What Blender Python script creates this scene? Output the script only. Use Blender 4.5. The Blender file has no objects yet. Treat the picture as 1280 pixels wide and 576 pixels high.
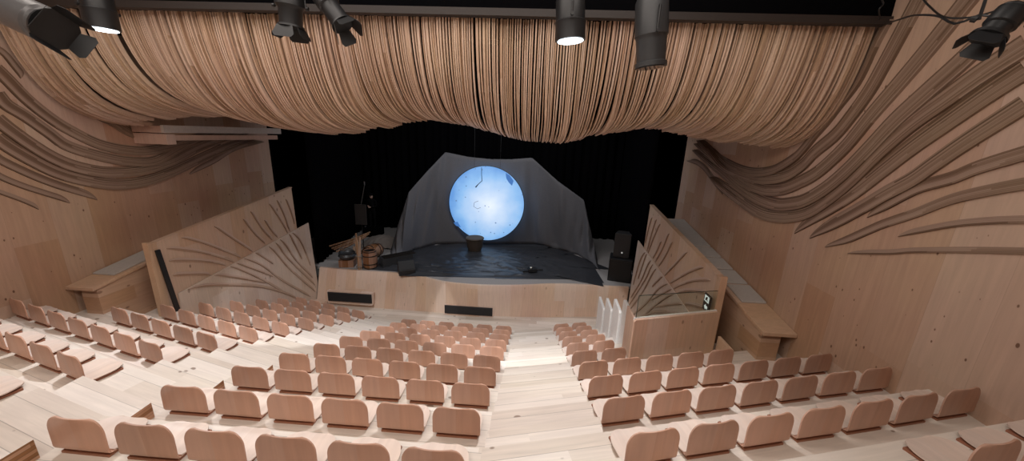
import bpy, math, random
from mathutils import Vector, Matrix, noise as mnoise
PI = math.pi
random.seed(7)
C = bpy.context.scene.collection
sc = bpy.context.scene

# ------------------------------------------------------------------ camera
F_PX, PIT, ROLL, YAW = 445.95, 0.2602, 0.0396, 0.0531
CAM = Vector((2.184, 0.0, 6.533))
_cy, _sy, _sp, _cp, _cr, _sr = math.cos(YAW), math.sin(YAW), math.sin(PIT), math.cos(PIT), math.cos(ROLL), math.sin(ROLL)
_R = Vector((_cy, _sy, 0)); _Fh = Vector((-_sy, _cy, 0)); _Z = Vector((0, 0, 1))
_F = _Fh * _cp - _Z * _sp; _U = _Fh * _sp + _Z * _cp
_R2 = _R * _cr + _U * _sr; _U2 = -_R * _sr + _U * _cr
cd = bpy.data.cameras.new('camera'); cam = bpy.data.objects.new('camera', cd); C.objects.link(cam)
cd.sensor_width = 36.0; cd.lens = F_PX / 1280 * 36.0; cd.clip_start = 0.05; cd.clip_end = 200
m = Matrix((( _R2.x, _U2.x, -_F.x, CAM.x), (_R2.y, _U2.y, -_F.y, CAM.y), (_R2.z, _U2.z, -_F.z, CAM.z), (0, 0, 0, 1)))
cam.matrix_world = m
sc.camera = cam

# ------------------------------------------------------------------ world, exposure, house lights
w = bpy.data.worlds.new('world'); sc.world = w; w.use_nodes = True
w.node_tree.nodes['Background'].inputs[0].default_value = (0.9, 0.85, 0.8, 1)
w.node_tree.nodes['Background'].inputs[1].default_value = 0.02
sc.view_settings.view_transform = 'Standard'; sc.view_settings.look = 'None'
sc.view_settings.exposure = 0.16; sc.view_settings.gamma = 1.0; sc.view_settings.use_curve_mapping = False

def area(name, loc, target, size, size_y, power, col, spread=180):
    l = bpy.data.lights.new(name, 'AREA'); l.shape = 'RECTANGLE'; l.size = size; l.size_y = size_y
    l.energy = power; l.color = col; l.spread = math.radians(spread)
    o = bpy.data.objects.new(name, l); C.objects.link(o); o.location = loc
    o.rotation_euler = (Vector(target) - Vector(loc)).to_track_quat('-Z', 'Y').to_euler(); return o
def spot(name, loc, target, power, col, angle, blend, rad):
    l = bpy.data.lights.new(name, 'SPOT'); l.energy = power; l.color = col
    l.spot_size = math.radians(angle); l.spot_blend = blend; l.shadow_soft_size = rad
    o = bpy.data.objects.new(name, l); C.objects.link(o); o.location = loc
    o.rotation_euler = (Vector(target) - Vector(loc)).to_track_quat('-Z', 'Y').to_euler(); return o
WARM = (1.0, 0.90, 0.82); COOL = (0.96, 0.97, 1.0)
area('house_light_rear', (0, 0.0, 9.9), (0, 3.5, 3), 9, 2.0, 230, WARM)
area('house_light_front', (0, 4.0, 9.9), (0, 6.0, 3), 9, 1.5, 150, WARM)
spot('house_spot_aisle', (1.0, 3.0, 8.9), (2.2, 10.2, 0.6), 1500, COOL, 36, 0.12, 0.05)
spot('house_spot_block', (-2.5, 2.6, 8.9), (-3.6, 10.1, 0.6), 1150, COOL, 33, 0.12, 0.05)
area('stage_light', (0.5, 13.2, 8.3), (0.5, 17.5, 2.0), 7, 0.8, 170, (0.97, 0.97, 1.0))

# ------------------------------------------------------------------ unprojection: a pixel of the 1280x576 photo to a point on a real plane
def ray(u, v):
    a, b = u - 640, v - 288
    return (_R2 * a - _U2 * b + _F * F_PX).normalized()
def onx(u, v, x): d = ray(u, v); return CAM + d * ((x - CAM.x) / d.x)
def ony(u, v, y): d = ray(u, v); return CAM + d * ((y - CAM.y) / d.y)
def onz(u, v, z): d = ray(u, v); return CAM + d * ((z - CAM.z) / d.z)

# ------------------------------------------------------------------ materials
def new_mat(name):
    mt = bpy.data.materials.new(name); mt.use_nodes = True
    nt = mt.node_tree; return mt, nt, nt.nodes['Principled BSDF']
def plain(name, col, rough=0.6, metal=0.0, spec=0.5):
    mt, nt, b = new_mat(name)
    tc = nt.nodes.new('ShaderNodeTexCoord'); n = nt.nodes.new('ShaderNodeTexNoise'); n.inputs['Scale'].default_value = 18
    nt.links.new(tc.outputs['Object'], n.inputs['Vector'])
    mx = nt.nodes.new('ShaderNodeMix'); mx.data_type = 'RGBA'
    mx.inputs[6].default_value = tuple(c * 0.88 for c in col) + (1,); mx.inputs[7].default_value = tuple(min(1, c * 1.1) for c in col) + (1,)
    nt.links.new(n.outputs['Fac'], mx.inputs[0]); nt.links.new(mx.outputs[2], b.inputs['Base Color'])
    b.inputs['Roughness'].default_value = rough; b.inputs['Metallic'].default_value = metal
    b.inputs['Specular IOR Level'].default_value = spec
    return mt
def wood(name, col, across='y', along='x', plank=0.2, rot=0.0, var=0.18, knots=0.9, rough=0.55, grain=1.0, seam=0.35, perobj=0.0, hue=0.0, knot_scale=1.0, uv=False):
    """planked softwood: across / along are the object axes across and along the boards"""
    mt, nt, b = new_mat(name); N = nt.nodes.new; L = nt.links.new
    tc = N('ShaderNodeTexCoord'); mp = N('ShaderNodeMapping'); mp.inputs['Rotation'].default_value = (0, 0, rot)
    L(tc.outputs['UV' if uv else 'Object'], mp.inputs['Vector'])
    sp = N('ShaderNodeSeparateXYZ'); L(mp.outputs[0], sp.inputs[0])
    ax = {'x': 0, 'y': 1, 'z': 2}; A = sp.outputs[ax[across]]; T = sp.outputs[ax[along]]
    third = [k for k in 'xyz' if k not in (across, along)][0]; H = sp.outputs[ax[third]]
    def ma(op, a, bb=None, c=None):
        n = N('ShaderNodeMath'); n.operation = op
        for i, q in enumerate((a, bb, c)):
            if q is None: continue
            if isinstance(q, (int, float)): n.inputs[i].default_value = q
            else: L(q, n.inputs[i])
        return n.outputs[0]
    d = ma('DIVIDE', A, plank); fl = ma('FLOOR', d); fr = ma('FRACT', d)
    wn = N('ShaderNodeTexWhiteNoise'); wn.noise_dimensions = '1D'; L(fl, wn.inputs['W'])
    oi = N('ShaderNodeObjectInfo')
    # board ends along the length
    e = ma('FLOOR', ma('DIVIDE', ma('ADD', T, ma('MULTIPLY', wn.outputs['Value'], 7.0)), 2.6))
    wn2 = N('ShaderNodeTexWhiteNoise'); wn2.noise_dimensions = '2D'; cb = N('ShaderNodeCombineXYZ'); L(fl, cb.inputs[0]); L(e, cb.inputs[1]); L(cb.outputs[0], wn2.inputs['Vector'])
    # grain
    cg = N('ShaderNodeCombineXYZ'); L(ma('ADD', ma('MULTIPLY', A, 26 * grain), ma('MULTIPLY', wn2.outputs['Value'], 40)), cg.inputs[0]); L(ma('MULTIPLY', T, 1.6 * grain), cg.inputs[1]); L(ma('ADD', ma('MULTIPLY', H, 8 * grain), ma('MULTIPLY', oi.outputs['Random'], 30 if perobj else 0)), cg.inputs[2])
    ng = N('ShaderNodeTexNoise'); ng.inputs['Scale'].default_value = 1.0; ng.inputs['Detail'].default_value = 4; ng.inputs['Distortion'].default_value = 0.6; L(cg.outputs[0], ng.inputs['Vector'])
    nb = N('ShaderNodeTexNoise'); nb.inputs['Scale'].default_value = 0.55; nb.inputs['Detail'].default_value = 3; L(mp.outputs[0], nb.inputs['Vector'])
    # knots
    ck = N('ShaderNodeCombineXYZ'); L(ma('MULTIPLY', A, 2.6 * knot_scale), ck.inputs[0]); L(ma('MULTIPLY', T, 1.5 * knot_scale), ck.inputs[1]); L(ma('MULTIPLY', fl, 3.7), ck.inputs[2])
    vo = N('ShaderNodeTexVoronoi'); vo.inputs['Scale'].default_value = 1.6; L(ck.outputs[0], vo.inputs['Vector'])
    vs = N('ShaderNodeSeparateColor'); L(vo.outputs['Color'], vs.inputs[0])
    size = ma('MULTIPLY', ma('POWER', vs.outputs[0], 1.2), 0.13)
    kr = N('ShaderNodeMapRange'); kr.interpolation_type = 'SMOOTHSTEP'; L(ma('SUBTRACT', vo.outputs['Distance'], size), kr.inputs[0])
    kr.inputs[1].default_value = -0.02; kr.inputs[2].default_value = 0.035; kr.inputs[3].default_value = knots; kr.inputs[4].default_value = 0.0
    # tone
    tone = ma('ADD', ma('MULTIPLY', ma('SUBTRACT', wn2.outputs['Value'], 0.5), var), ma('MULTIPLY', ma('SUBTRACT', ng.outputs['Fac'], 0.5), 0.34))
    tone = ma('ADD', tone, ma('MULTIPLY', ma('SUBTRACT', nb.outputs['Fac'], 0.5), 0.22))
    if perobj: tone = ma('ADD', tone, ma('MULTIPLY', ma('SUBTRACT', oi.outputs['Random'], 0.5), perobj))
    if seam: 
        sm = ma('LESS_THAN', ma('ABSOLUTE', ma('SUBTRACT', fr, 0.5)), 0.5 - 0.003 / plank)
        tone = ma('SUBTRACT', tone, ma('MULTIPLY', ma('SUBTRACT', 1.0, sm), seam))
    tone = ma('ADD', tone, 1.0)
    hs = N('ShaderNodeHueSaturation'); hs.inputs['Color'].default_value = col + (1,); L(tone, hs.inputs['Value'])
    L(ma('ADD', ma('MULTIPLY', ma('SUBTRACT', nb.outputs['Fac'], 0.5), 0.05), 0.5), hs.inputs['Hue'])
    L(ma('ADD', ma('MULTIPLY', ma('SUBTRACT', wn2.outputs['Value'], 0.5), -0.35), 1.0), hs.inputs['Saturation'])
    mx = N('ShaderNodeMix'); mx.data_type = 'RGBA'; L(kr.outputs[0], mx.inputs[0]); L(hs.outputs[0], mx.inputs[6]); mx.inputs[7].default_value = (col[0] * 0.28, col[1] * 0.2, col[2] * 0.15, 1)
    L(mx.outputs[2], b.inputs['Base Color']); b.inputs['Roughness'].default_value = rough
    b.inputs['Specular IOR Level'].default_value = 0.35
    return mt
WALLC = (0.52, 0.345, 0.25)
M = {}
M['wall'] = wood('wall timber panel', WALLC, 'y', 'z', 0.62, var=0.18, knots=0.9, seam=0.14, grain=0.8, knot_scale=2.0)
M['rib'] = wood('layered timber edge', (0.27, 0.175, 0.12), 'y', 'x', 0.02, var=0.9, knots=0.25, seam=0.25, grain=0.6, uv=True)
M['floor'] = wood('pale floor boards', (0.72, 0.635, 0.555), 'y', 'x', 0.215, var=0.2, knots=0.8, knot_scale=1.1, seam=0.35, rough=0.5)
M['floorR'] = wood('pale floor boards turned right', (0.72, 0.635, 0.555), 'y', 'x', 0.215, rot=-0.256, var=0.2, knots=0.8, knot_scale=1.1, seam=0.35, rough=0.5)
M['floorL'] = wood('pale floor boards turned left', (0.72, 0.635, 0.555), 'y', 'x', 0.215, rot=0.256, var=0.2, knots=0.8, knot_scale=1.1, seam=0.35, rough=0.5)
M['endgrain'] = wood('laminated step end', (0.46, 0.25, 0.14), 'z', 'y', 0.035, var=0.7, knots=0.1, seam=0.3)
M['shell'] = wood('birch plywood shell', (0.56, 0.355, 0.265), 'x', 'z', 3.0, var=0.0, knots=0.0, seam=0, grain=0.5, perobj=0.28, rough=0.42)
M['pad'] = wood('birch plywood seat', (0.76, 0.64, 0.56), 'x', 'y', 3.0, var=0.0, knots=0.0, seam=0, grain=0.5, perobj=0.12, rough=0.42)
M['support'] = wood('reddish seat support', (0.33, 0.15, 0.09), 'z', 'x', 3, var=0, knots=0, seam=0)
M['slat'] = wood('thin spruce slat', (0.64, 0.455, 0.33), 'x', 'z', 0.0225, var=0.42, knots=0.3, seam=0, grain=0.7)
M['stagefront'] = wood('stage front boards', (0.66, 0.48, 0.37), 'x', 'z', 0.4, var=0.1, knots=0.35, seam=0.08)
M['carved'] = wood('carved balustrade board', (0.60, 0.42, 0.31), 'y', 'z', 0.5, var=0.1, knots=0.7, seam=0.08)
M['carvedlow'] = wood('pale balustrade board', (0.66, 0.53, 0.44), 'y', 'z', 0.5, var=0.1, knots=0.5, seam=0.08)
M['groove'] = wood('carved ridge', (0.50, 0.35, 0.26), 'y', 'x', 0.03, var=0.5, knots=0.1, seam=0.2, uv=True)
M['boxfront'] = wood('box front board', (0.64, 0.46, 0.36), 'x', 'z', 0.45, var=0.08, knots=0.6, seam=0.06)
M['ledge'] = wood('ledge timber', (0.50, 0.31, 0.2), 'z', 'y', 0.3, var=0.3, knots=0.6, seam=0.12)
M['white'] = plain('white painted board', (0.88, 0.86, 0.83), 0.4)
M['felt'] = plain('grey felt', (0.48, 0.45, 0.42), 0.95)
M['black'] = plain('matt black metal', (0.012, 0.012, 0.013), 0.45)
M['blackp'] = plain('black speaker grille', (0.010, 0.010, 0.012), 0.6)
M['darkgrey'] = plain('dark grey enamel', (0.03, 0.031, 0.033), 0.45)
M['grey'] = plain('grey enamel', (0.12, 0.115, 0.115), 0.35, 0.2)
M['void'] = plain('black drape', (0.0035, 0.0035, 0.0042), 1.0, spec=0.0)
M['truss'] = plain('brown black steel', (0.028, 0.02, 0.017), 0.6)
M['beam'] = plain('pale painted beam', (0.62, 0.55, 0.5), 0.5)
M['cloth'] = plain('dark grey gauze', (0.13, 0.13, 0.14), 0.8, spec=0.2)
M['floorcloth'] = plain('black plastic sheet', (0.04, 0.042, 0.048), 0.36)
M['stagefloor'] = plain('grey stage floor', (0.33, 0.31, 0.3), 0.8)
M['palesheet'] = plain('pale dusty sheet', (0.22, 0.19, 0.17), 0.9)
M['oldwood'] = wood('old barrel wood', (0.22, 0.10, 0.05), 'x', 'z', 0.07, var=0.5, knots=0, seam=0.4)
M['stick'] = wood('weathered stick', (0.33, 0.2, 0.12), 'x', 'z', 0.05, var=0.4, knots=0.2, seam=0.2)
M['iron'] = plain('dull iron', (0.03, 0.025, 0.022), 0.5, 0.6)
M['brass'] = plain('pale metal', (0.6, 0.58, 0.5), 0.3, 0.8)
M['skin'] = plain('skin', (0.62, 0.42, 0.34), 0.6)
M['basket'] = plain('dark woven basket', (0.09, 0.075, 0.06), 0.9)
def emis(name, col, st):
    mt, nt, b = new_mat(name); b.inputs['Base Color'].default_value = (0.02, 0.02, 0.02, 1)
    b.inputs['Emission Color'].default_value = col + (1,); b.inputs['Emission Strength'].default_value = st; return mt
M['lens'] = emis('lit lens', (0.85, 0.95, 1.0), 6.0)
M['darklens'] = plain('dark lens glass', (0.02, 0.025, 0.03), 0.08)
mt, nt, b = new_mat('clear glass')
nt.nodes.remove(b); g1 = nt.nodes.new('ShaderNodeBsdfTransparent'); g2 = nt.nodes.new('ShaderNodeBsdfGlossy'); g2.inputs['Roughness'].default_value = 0.02
g1.inputs['Color'].default_value = (0.94, 0.97, 0.94, 1); fr_ = nt.nodes.new('ShaderNodeFresnel'); fr_.inputs['IOR'].default_value = 1.45
gm = nt.nodes.new('ShaderNodeMixShader'); gm.inputs[0].default_value = 0.05; nt.links.new(g1.outputs[0], gm.inputs[1]); nt.links.new(g2.outputs[0], gm.inputs[2])
nt.links.new(gm.outputs[0], nt.nodes['Material Output'].inputs[0]); M['glass'] = mt
M['glassedge'] = plain('dark glass edge', (0.03, 0.05, 0.04), 0.2)

# ------------------------------------------------------------------ mesh helpers
class MB:
    def __init__(s): s.v = []; s.f = []; s.m = []; s.uv = {}
    def face(s, idx, mi=0): s.f.append(tuple(idx)); s.m.append(mi)
    def pts(s, L): b = len(s.v); s.v.extend([tuple(p) for p in L]); return b
    def hexa(s, P, mi=0):
        b = s.pts(P)
        for q in ((0, 3, 2, 1), (4, 5, 6, 7), (0, 1, 5, 4), (1, 2, 6, 5), (2, 3, 7, 6), (3, 0, 4, 7)): s.face([b + k for k in q], mi)
        return s
    def box(s, c, d, mi=0, mat=None):
        x, y, z = c; a, b_, h = d[0] / 2, d[1] / 2, d[2] / 2
        P = [Vector(q) for q in ((x - a, y - b_, z - h), (x + a, y - b_, z - h), (x + a, y + b_, z - h), (x - a, y + b_, z - h), (x - a, y - b_, z + h), (x + a, y - b_, z + h), (x + a, y + b_, z + h), (x - a, y + b_, z + h))]
        if mat is not None: P = [mat @ p for p in P]
        return s.hexa(P, mi)
    def prism(s, poly, z0, z1, mi_top=0, mi_side=0):
        """poly = xy list counter-clockwise; z0/z1 floats or per-point lists"""
        n = len(poly); g = lambda z, k: z[k] if isinstance(z, (list, tuple)) else z
        b = s.pts([(p[0], p[1], g(z0, k)) for k, p in enumerate(poly)] + [(p[0], p[1], g(z1, k)) for k, p in enumerate(poly)])
        s.face([b + k for k in range(n)][::-1], mi_side); s.face([b + n + k for k in range(n)], mi_top)
        for k in range(n):
            j = (k + 1) % n; s.face((b + k, b + j, b + n + j, b + n + k), mi_side)
        return s
    def slab(s, P, t, mi=0):
        """planar polygon P (3d) thickened by the vector t"""
        n = len(P); t = Vector(t); b = s.pts([Vector(p) for p in P] + [Vector(p) + t for p in P])
        s.face([b + k for k in range(n)][::-1], mi); s.face([b + n + k for k in range(n)], mi)
        for k in range(n):
            j = (k + 1) % n; s.face((b + k, b + j, b + n + j, b + n + k), mi)
        return s
    def tube(s, P, r, n=8, mi=0, cap=True):
        P = [Vector(p) for p in P]; R = r if isinstance(r, (list, tuple)) else [r] * len(P); b0 = len(s.v)
        up = None
        for k, p in enumerate(P):
            t = (P[min(k + 1, len(P) - 1)] - P[max(k - 1, 0)]).normalized()
            if up is None: up = Vector((0, 0, 1)) if abs(t.z) < 0.9 else Vector((1, 0, 0))
            a = t.cross(up).normalized(); up = a.cross(t).normalized()
            s.pts([p + (a * math.cos(2 * PI * i / n) + up * math.sin(2 * PI * i / n)) * R[k] for i in range(n)])
        for k in range(len(P) - 1):
            for i in range(n):
                j = (i + 1) % n; s.face((b0 + k * n + i, b0 + (k + 1) * n + i, b0 + (k + 1) * n + j, b0 + k * n + j), mi)
        if cap:
            s.face([b0 + i for i in range(n)], mi); s.face([b0 + (len(P) - 1) * n + i for i in range(n)][::-1], mi)
        return s
    def grid(s, rows, mi=0, wrap=False):
        h = len(rows); wd = len(rows[0]); b = len(s.v)
        for r in rows: s.pts(r)
        for i in range(h - 1):
            for j in range(wd - (0 if wrap else 1)):
                k = (j + 1) % wd; s.face((b + i * wd + j, b + i * wd + k, b + (i + 1) * wd + k, b + (i + 1) * wd + j), mi)
        return s
    def mesh(s, name, mats, smooth=False):
        me = bpy.data.meshes.new(name); me.from_pydata(s.v, [], s.f)
        for q in (mats if isinstance(mats, (list, tuple)) else [mats]): me.materials.append(q)
        for p, mi in zip(me.polygons, s.m): p.material_index = mi; p.use_smooth = smooth
        if s.uv:
            l = me.uv_layers.new(name='UVMap')
            for lp in me.loops: l.data[lp.index].uv = s.uv.get(lp.vertex_index, (0, 0))
        me.update(); return me
    def build(s, name, mats, parent=None, smooth=False, fix=True):
        import bmesh
        me = s.mesh(name, mats, smooth)
        if fix:
            bm = bmesh.new(); bm.from_mesh(me); bmesh.ops.recalc_face_normals(bm, faces=bm.faces); bm.to_mesh(me); bm.free()
        if smooth:
            try: me.set_sharp_from_angle(angle=math.radians(40))
            except Exception: pass
        o = bpy.data.objects.new(name, me); C.objects.link(o)
        if parent: o.parent = parent
        return o
def bevel(o, w_=0.01, seg=2):
    md = o.modifiers.new('bevel', 'BEVEL'); md.width = w_; md.segments = seg; md.limit_method = 'ANGLE'; return o
def tag(o, label, cat, group=None, kind=None):
    if label: o['label'] = label
    if cat: o['category'] = cat
    if group: o['group'] = group
    if kind: o['kind'] = kind
    return o
def thing(name, label, cat, loc=(0, 0, 0), rz=0.0, group=None):
    o = bpy.data.objects.new(name, None); o.empty_display_size = 0.1; C.objects.link(o)
    o.location = loc; o.rotation_euler = (0, 0, rz); return tag(o, label, cat, group)
def struct(o): o['kind'] = 'structure'; return o
def keep(o, root):
    """parent o (built in world coordinates) to root without moving it"""
    o.parent = root; o.matrix_parent_inverse = (Matrix.Translation(root.location) @ root.rotation_euler.to_matrix().to_4x4()).inverted(); return o

# ------------------------------------------------------------------ seating geometry constants
P, RUN, RISE, DL = 0.605, 0.8628, 0.3734, 0.256
Y0, ZB0 = 2.2078, 3.7838           # row 0: y and z of the backrest foot
DX, DY = 3.348, 0.3714
TREAD = 0.034
def zt(i): return ZB0 - i * RISE - TREAD
WX = 7.12                            # half width of the hall
TD = math.tan(DL)
def front(i, x, off=0.0):
    """y of the front edge of tier i"""
    yc = Y0 + i * RUN + 0.43 + off
    return yc + max(0.0, abs(x) - 1.85) * TD

# ------------------------------------------------------------------ floor, tiers
def zig(i, xs): return [(x, front(i, x)) for x in xs]
yback = -2.6
for nm, xa, xb, mat in (('centre', -1.85, 1.85, 'floor'), ('right', 1.85, WX, 'floorR'), ('left', -WX, -1.85, 'floorL')):
    mb = MB()
    for i in range(-4, 10):
        z1 = zt(i); z0 = zt(i) - RISE if i < 9 else 0.0
        y_end = front(i, xa), front(i, xb)
        ya = front(i - 1, xa) - 0.02 if i > -4 else yback; yb = front(i - 1, xb) - 0.02 if i > -4 else yback
        # tread with its riser, down to the floor at the edges
        mb.prism([(xa, ya), (xb, yb), (xb, y_end[1]), (xa, y_end[0])], z0 - 0.3, z1, 0, 0)
    if nm != 'centre':
        sg = 1 if nm == 'right' else -1
        for i in range(-2, 10):
            x0, x1 = sg * 1.85, sg * 3.06
            q = [(x0, front(i - 1, x0) - 0.01), (x1, front(i - 1, x1) - 0.01), (x1, front(i - 1, x1) + RUN * 0.46), (x0, front(i - 1, x0) + RUN * 0.46)]
            if sg < 0: q = q[::-1]
            mb.prism(q, zt(i) - 0.02, zt(i) + RISE / 2, 0, 1)
    struct(mb.build('floor', [M[mat], M['endgrain']]))
mb = MB(); mb.box((0, 6.5, -0.1), (2 * WX + 0.6, 20, 0.2)); struct(mb.build('floor', M['floor']))

# ------------------------------------------------------------------ walls
YF = 12.3
walls = {}
for sg, nm in ((1, 'right'), (-1, 'left')):
    mb = MB(); mb.box((sg * (WX + 0.1), (YF - 3) / 2, 5.2), (0.2, YF + 3, 10.8))
    walls[nm] = struct(mb.build('wall_' + nm, M['wall']))
mb = MB(); mb.box((0, -3.1, 5.2), (2 * WX + 0.4, 0.2, 10.8)); struct(mb.build('wall_back', M['wall']))
mb = MB(); mb.box((0, 1.5, 10.65), (2 * WX + 0.4, 9.2, 0.1)); struct(mb.build('ceiling', M['void']))
# black fascia above the slats, black box round the stage
mb = MB(); mb.box((0, 6.03, 9.5), (2 * WX, 0.1, 2.3)); struct(mb.build('wall_fascia', M['void']))
mb = MB(); mb.box((0, 12.6, 8.7), (2 * WX + 3, 13.2, 0.1)); struct(mb.build('ceiling', M['void']))
mb = MB(); mb.box((0, 19.2, 4.3), (18, 0.1, 9)); struct(mb.build('wall_front', M['void']))

for sg in (-1, 1):
    mb = MB(); mb.box((sg * 8.25, 12.36, 4.4), (2.3, 0.08, 9.0)); struct(mb.build('wall_stage_side', M['void']))
    mb = MB(); mb.box((sg * 8.95, 15.8, 4.4), (0.1, 6.9, 9.0)); struct(mb.build('wall_stage_side', M['void']))
def drape(name, x0, y0, x1, y1, z0, z1, label, folds=9, amp=0.07):
    n = folds * 6; rows = []
    d = Vector((x1 - x0, y1 - y0, 0)); nn = Vector((-d.y, d.x, 0)).normalized()
    for k in range(5):
        z = z0 + (z1 - z0) * k / 4; r = []
        for j in range(n + 1):
            t = j / n; p = Vector((x0, y0, z)) + d * t + nn * amp * (math.sin(t * folds * 2 * PI) + 0.4 * math.sin(t * folds * 5 + k * .3)) * (1 - 0.3 * k / 4)
            r.append(p)
        rows.append(r)
    mb = MB(); mb.grid(rows); o = mb.build(name, M['void'], smooth=True)
    md = o.modifiers.new('thickness', 'SOLIDIFY'); md.thickness = 0.012
    return tag(o, label, 'curtain')
drape('stage_curtain', -8.4, 18.9, 8.4, 18.9, 1.3, 8.6, 'full-width black curtain across the rear of the stage', 40)
drape('stage_curtain', -6.15, 12.9, -7.05, 18.7, 1.3, 8.6, 'black side curtain behind the musical props, left of the stage', 18)
drape('stage_curtain', 6.45, 12.95, 6.7, 18.7, 1.3, 8.6, 'black side curtain beside the loudspeaker stack, right of the stage', 18)

# ------------------------------------------------------------------ stage
ZS = 1.28
base_px = [(-6.3, 12.2), (-5.0, 12.08), (-3.6, 12.02), (-2.4, 12.0), (-1.0, 11.98), (0.5, 11.97), (1.6, 12.02), (3.0, 12.16), (4.4, 12.4), (5.4, 12.5), (6.3, 12.52)]
top_px = [(397, 334), (430, 337), (470, 340), (500, 341.5), (525, 345), (550, 352), (580, 355.5), (610, 357), (650, 357), (690, 355), (720, 355.5), (760, 358), (797, 359.5)]
topc = [onz(u, v, ZS) for u, v in top_px]
topc = [Vector((-7.6, topc[0].y, ZS))] + topc + [Vector((7.6, topc[-1].y, ZS))]
def lerp_y(L, x):
    L = [(p[0], p[1]) for p in L]
    if x <= L[0][0]: return L[0][1]
    for (a, b), (c, d) in zip(L, L[1:]):
        if x <= c: return b + (d - b) * (x - a) / (c - a)
    return L[-1][1]
xs = [-5.93 + 11.86 * k / 60 for k in range(61)]
def smooth_y(L, x): return sum(lerp_y(L, x + d) for d in (-.35, -.2, 0, .2, .35)) / 5
mb = MB(); rows = []
for t in (0, 0.35, 0.7, 0.97, 1.0):
    rows.append([(x, smooth_y(base_px, x) * (1 - t) + smooth_y(topc, x) * t + (0.0 if t < 1 else 0.02), ZS * t) for x in xs])
rows.append([(x, smooth_y(topc, x) + 0.25, ZS) for x in xs])
mb.grid(rows); struct(mb.build('wall_stage_front', M['stagefront'], smooth=True))
mb = MB(); poly = [(x, smooth_y(topc, x) + 0.1) for x in xs] + [(8.5, 13), (8.5, 19.2), (-8.5, 19.2), (-8.5, 13)]
mb.prism(poly, ZS - 0.1, ZS + 0.004); struct(mb.build('floor', M['stagefloor']))

def stage_speaker(x0, x1, z0, z1, label):
    y = 12.0; cx = (x0 + x1) / 2
    t = thing('stage_front_speaker', label, 'speaker', (cx, y, z0), 0, None)
    mb = MB(); mb.box((0, 0.0, (z1 - z0) / 2), (x1 - x0 + 0.06, 0.16, z1 - z0 + 0.06)); o = mb.build('frame', M['stagefront'], t)
    mb = MB(); mb.box((0, -0.10, (z1 - z0) / 2), (x1 - x0, 0.05, z1 - z0)); bevel(mb.build('grille', M['blackp'], t), 0.02)
    mb = MB(); mb.box((0, -0.08, -0.045), (x1 - x0 + 0.06, 0.16, 0.03)); mb.build('sill', M['stagefront'], t)
stage_speaker(-5.29, -3.6, 0.24, 0.60, 'wide black speaker grille at the left end of the stage front')
stage_speaker(-0.84, 0.95, 0.04, 0.37, 'wide black speaker grille low in the middle of the stage front')
pb = onz(398, 372, 0.0)
mb = MB(); mb.box((0, 0, 0.16), (0.42, 0.30, 0.32)); o = bevel(mb.build('wooden_block', M['stagefront'])); o.location = (-5.5, 11.7, 0); o.rotation_euler = (0, 0, -.3)
tag(o, 'small pale wooden block on the floor at the left foot of the stage', 'block')

# ------------------------------------------------------------------ seats
W2 = 0.254; HB = 0.368
def shell_outline_x(t):
    """half width of the backrest at height fraction t"""
    if t < 0.08: return W2 * (0.93 + 0.07 * (t / 0.08))
    if t > 0.62:
        s_ = (t - 0.62) / 0.38; return W2 * (1 - 0.42 * (1 - math.sqrt(max(0, 1 - s_ * s_))))
    return W2
def make_backrest():
    nu, nv = 20, 16; F_, B_ = [], []
    for k in range(nv + 1):
        t = 1 - (1 - k / nv) ** 1.35
        hw = shell_outline_x(t); rf, rb = [], []
        for j in range(nu + 1):
            s_ = -1 + 2 * j / nu; x = hw * s_
            # profile: rises from the bend, leans back a little
            if t < 0.14: y = 0.07 * (1 - t / 0.14) ** 2; z = HB * t * 0.8
            else: y = 0.0 - 0.015 * (t - 0.14); z = HB * t - HB * 0.028
            z += 0.0 if t < 0.8 else 0.004 * math.cos(s_ * PI * .5) * (t - 0.8) / 0.2
            y += 0.022 * (s_ ** 2) * t
            rf.append((x, y + 0.012, z)); rb.append((x, y, z))
        F_.append(rf); B_.append(rb)
    mb = MB(); mb.grid(F_); n1 = len(mb.v); mb.grid([r for r in B_])
    wd = nu + 1
    for k in range(nv):
        for j in (0, nu):
            mb.face((k * wd + j, (k + 1) * wd + j, n1 + (k + 1) * wd + j, n1 + k * wd + j))
    for j in range(nu):
        for k in (0, nv): mb.face((k * wd + j, k * wd + j + 1, n1 + k * wd + j + 1, n1 + k * wd + j))
    return mb
def make_pad():
    nu, nv = 18, 14; T, Bt = [], []
    y0_, y1_ = 0.055, 0.405
    for k in range(nv + 1):
        t = (k / nv); t = 1 - (1 - t) ** 1.6; y = y0_ + (y1_ - y0_) * t
        hw = W2 * 0.985
        if t > 0.45: q = (t - 0.45) / 0.55; hw *= 1 - 0.6 * (1 - math.sqrt(max(0, 1 - q * q)))
        elif t < 0.06: hw *= 0.95
        rt, rb = [], []
        for j in range(nu + 1):
            s_ = -1 + 2 * j / nu; x = hw * s_
            z = 0.004 - 0.012 * math.sin(min(1, t * 1.4) * PI) * (1 - s_ * s_) + 0.01 * s_ ** 2 - 0.012 * max(0, t - 0.8) / 0.2
            rt.append((x, y, z + 0.012)); rb.append((x, y, z))
        T.append(rt); Bt.append(rb)
    mb = MB(); mb.grid(T); n1 = len(mb.v); mb.grid(Bt); wd = nu + 1
    for k in range(nv):
        for j in (0, nu): mb.face((k * wd + j, (k + 1) * wd + j, n1 + (k + 1) * wd + j, n1 + k * wd + j))
    for j in range(nu):
        for k in (0, nv): mb.face((k * wd + j, k * wd + j + 1, n1 + k * wd + j + 1, n1 + k * wd + j))
    return mb
proto = thing('auditorium_seat', 'x', 'seat')
parts = [make_backrest().build('backrest', M['shell'], proto, smooth=True), make_pad().build('seat_pad', M['pad'], proto, smooth=True)]
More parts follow.
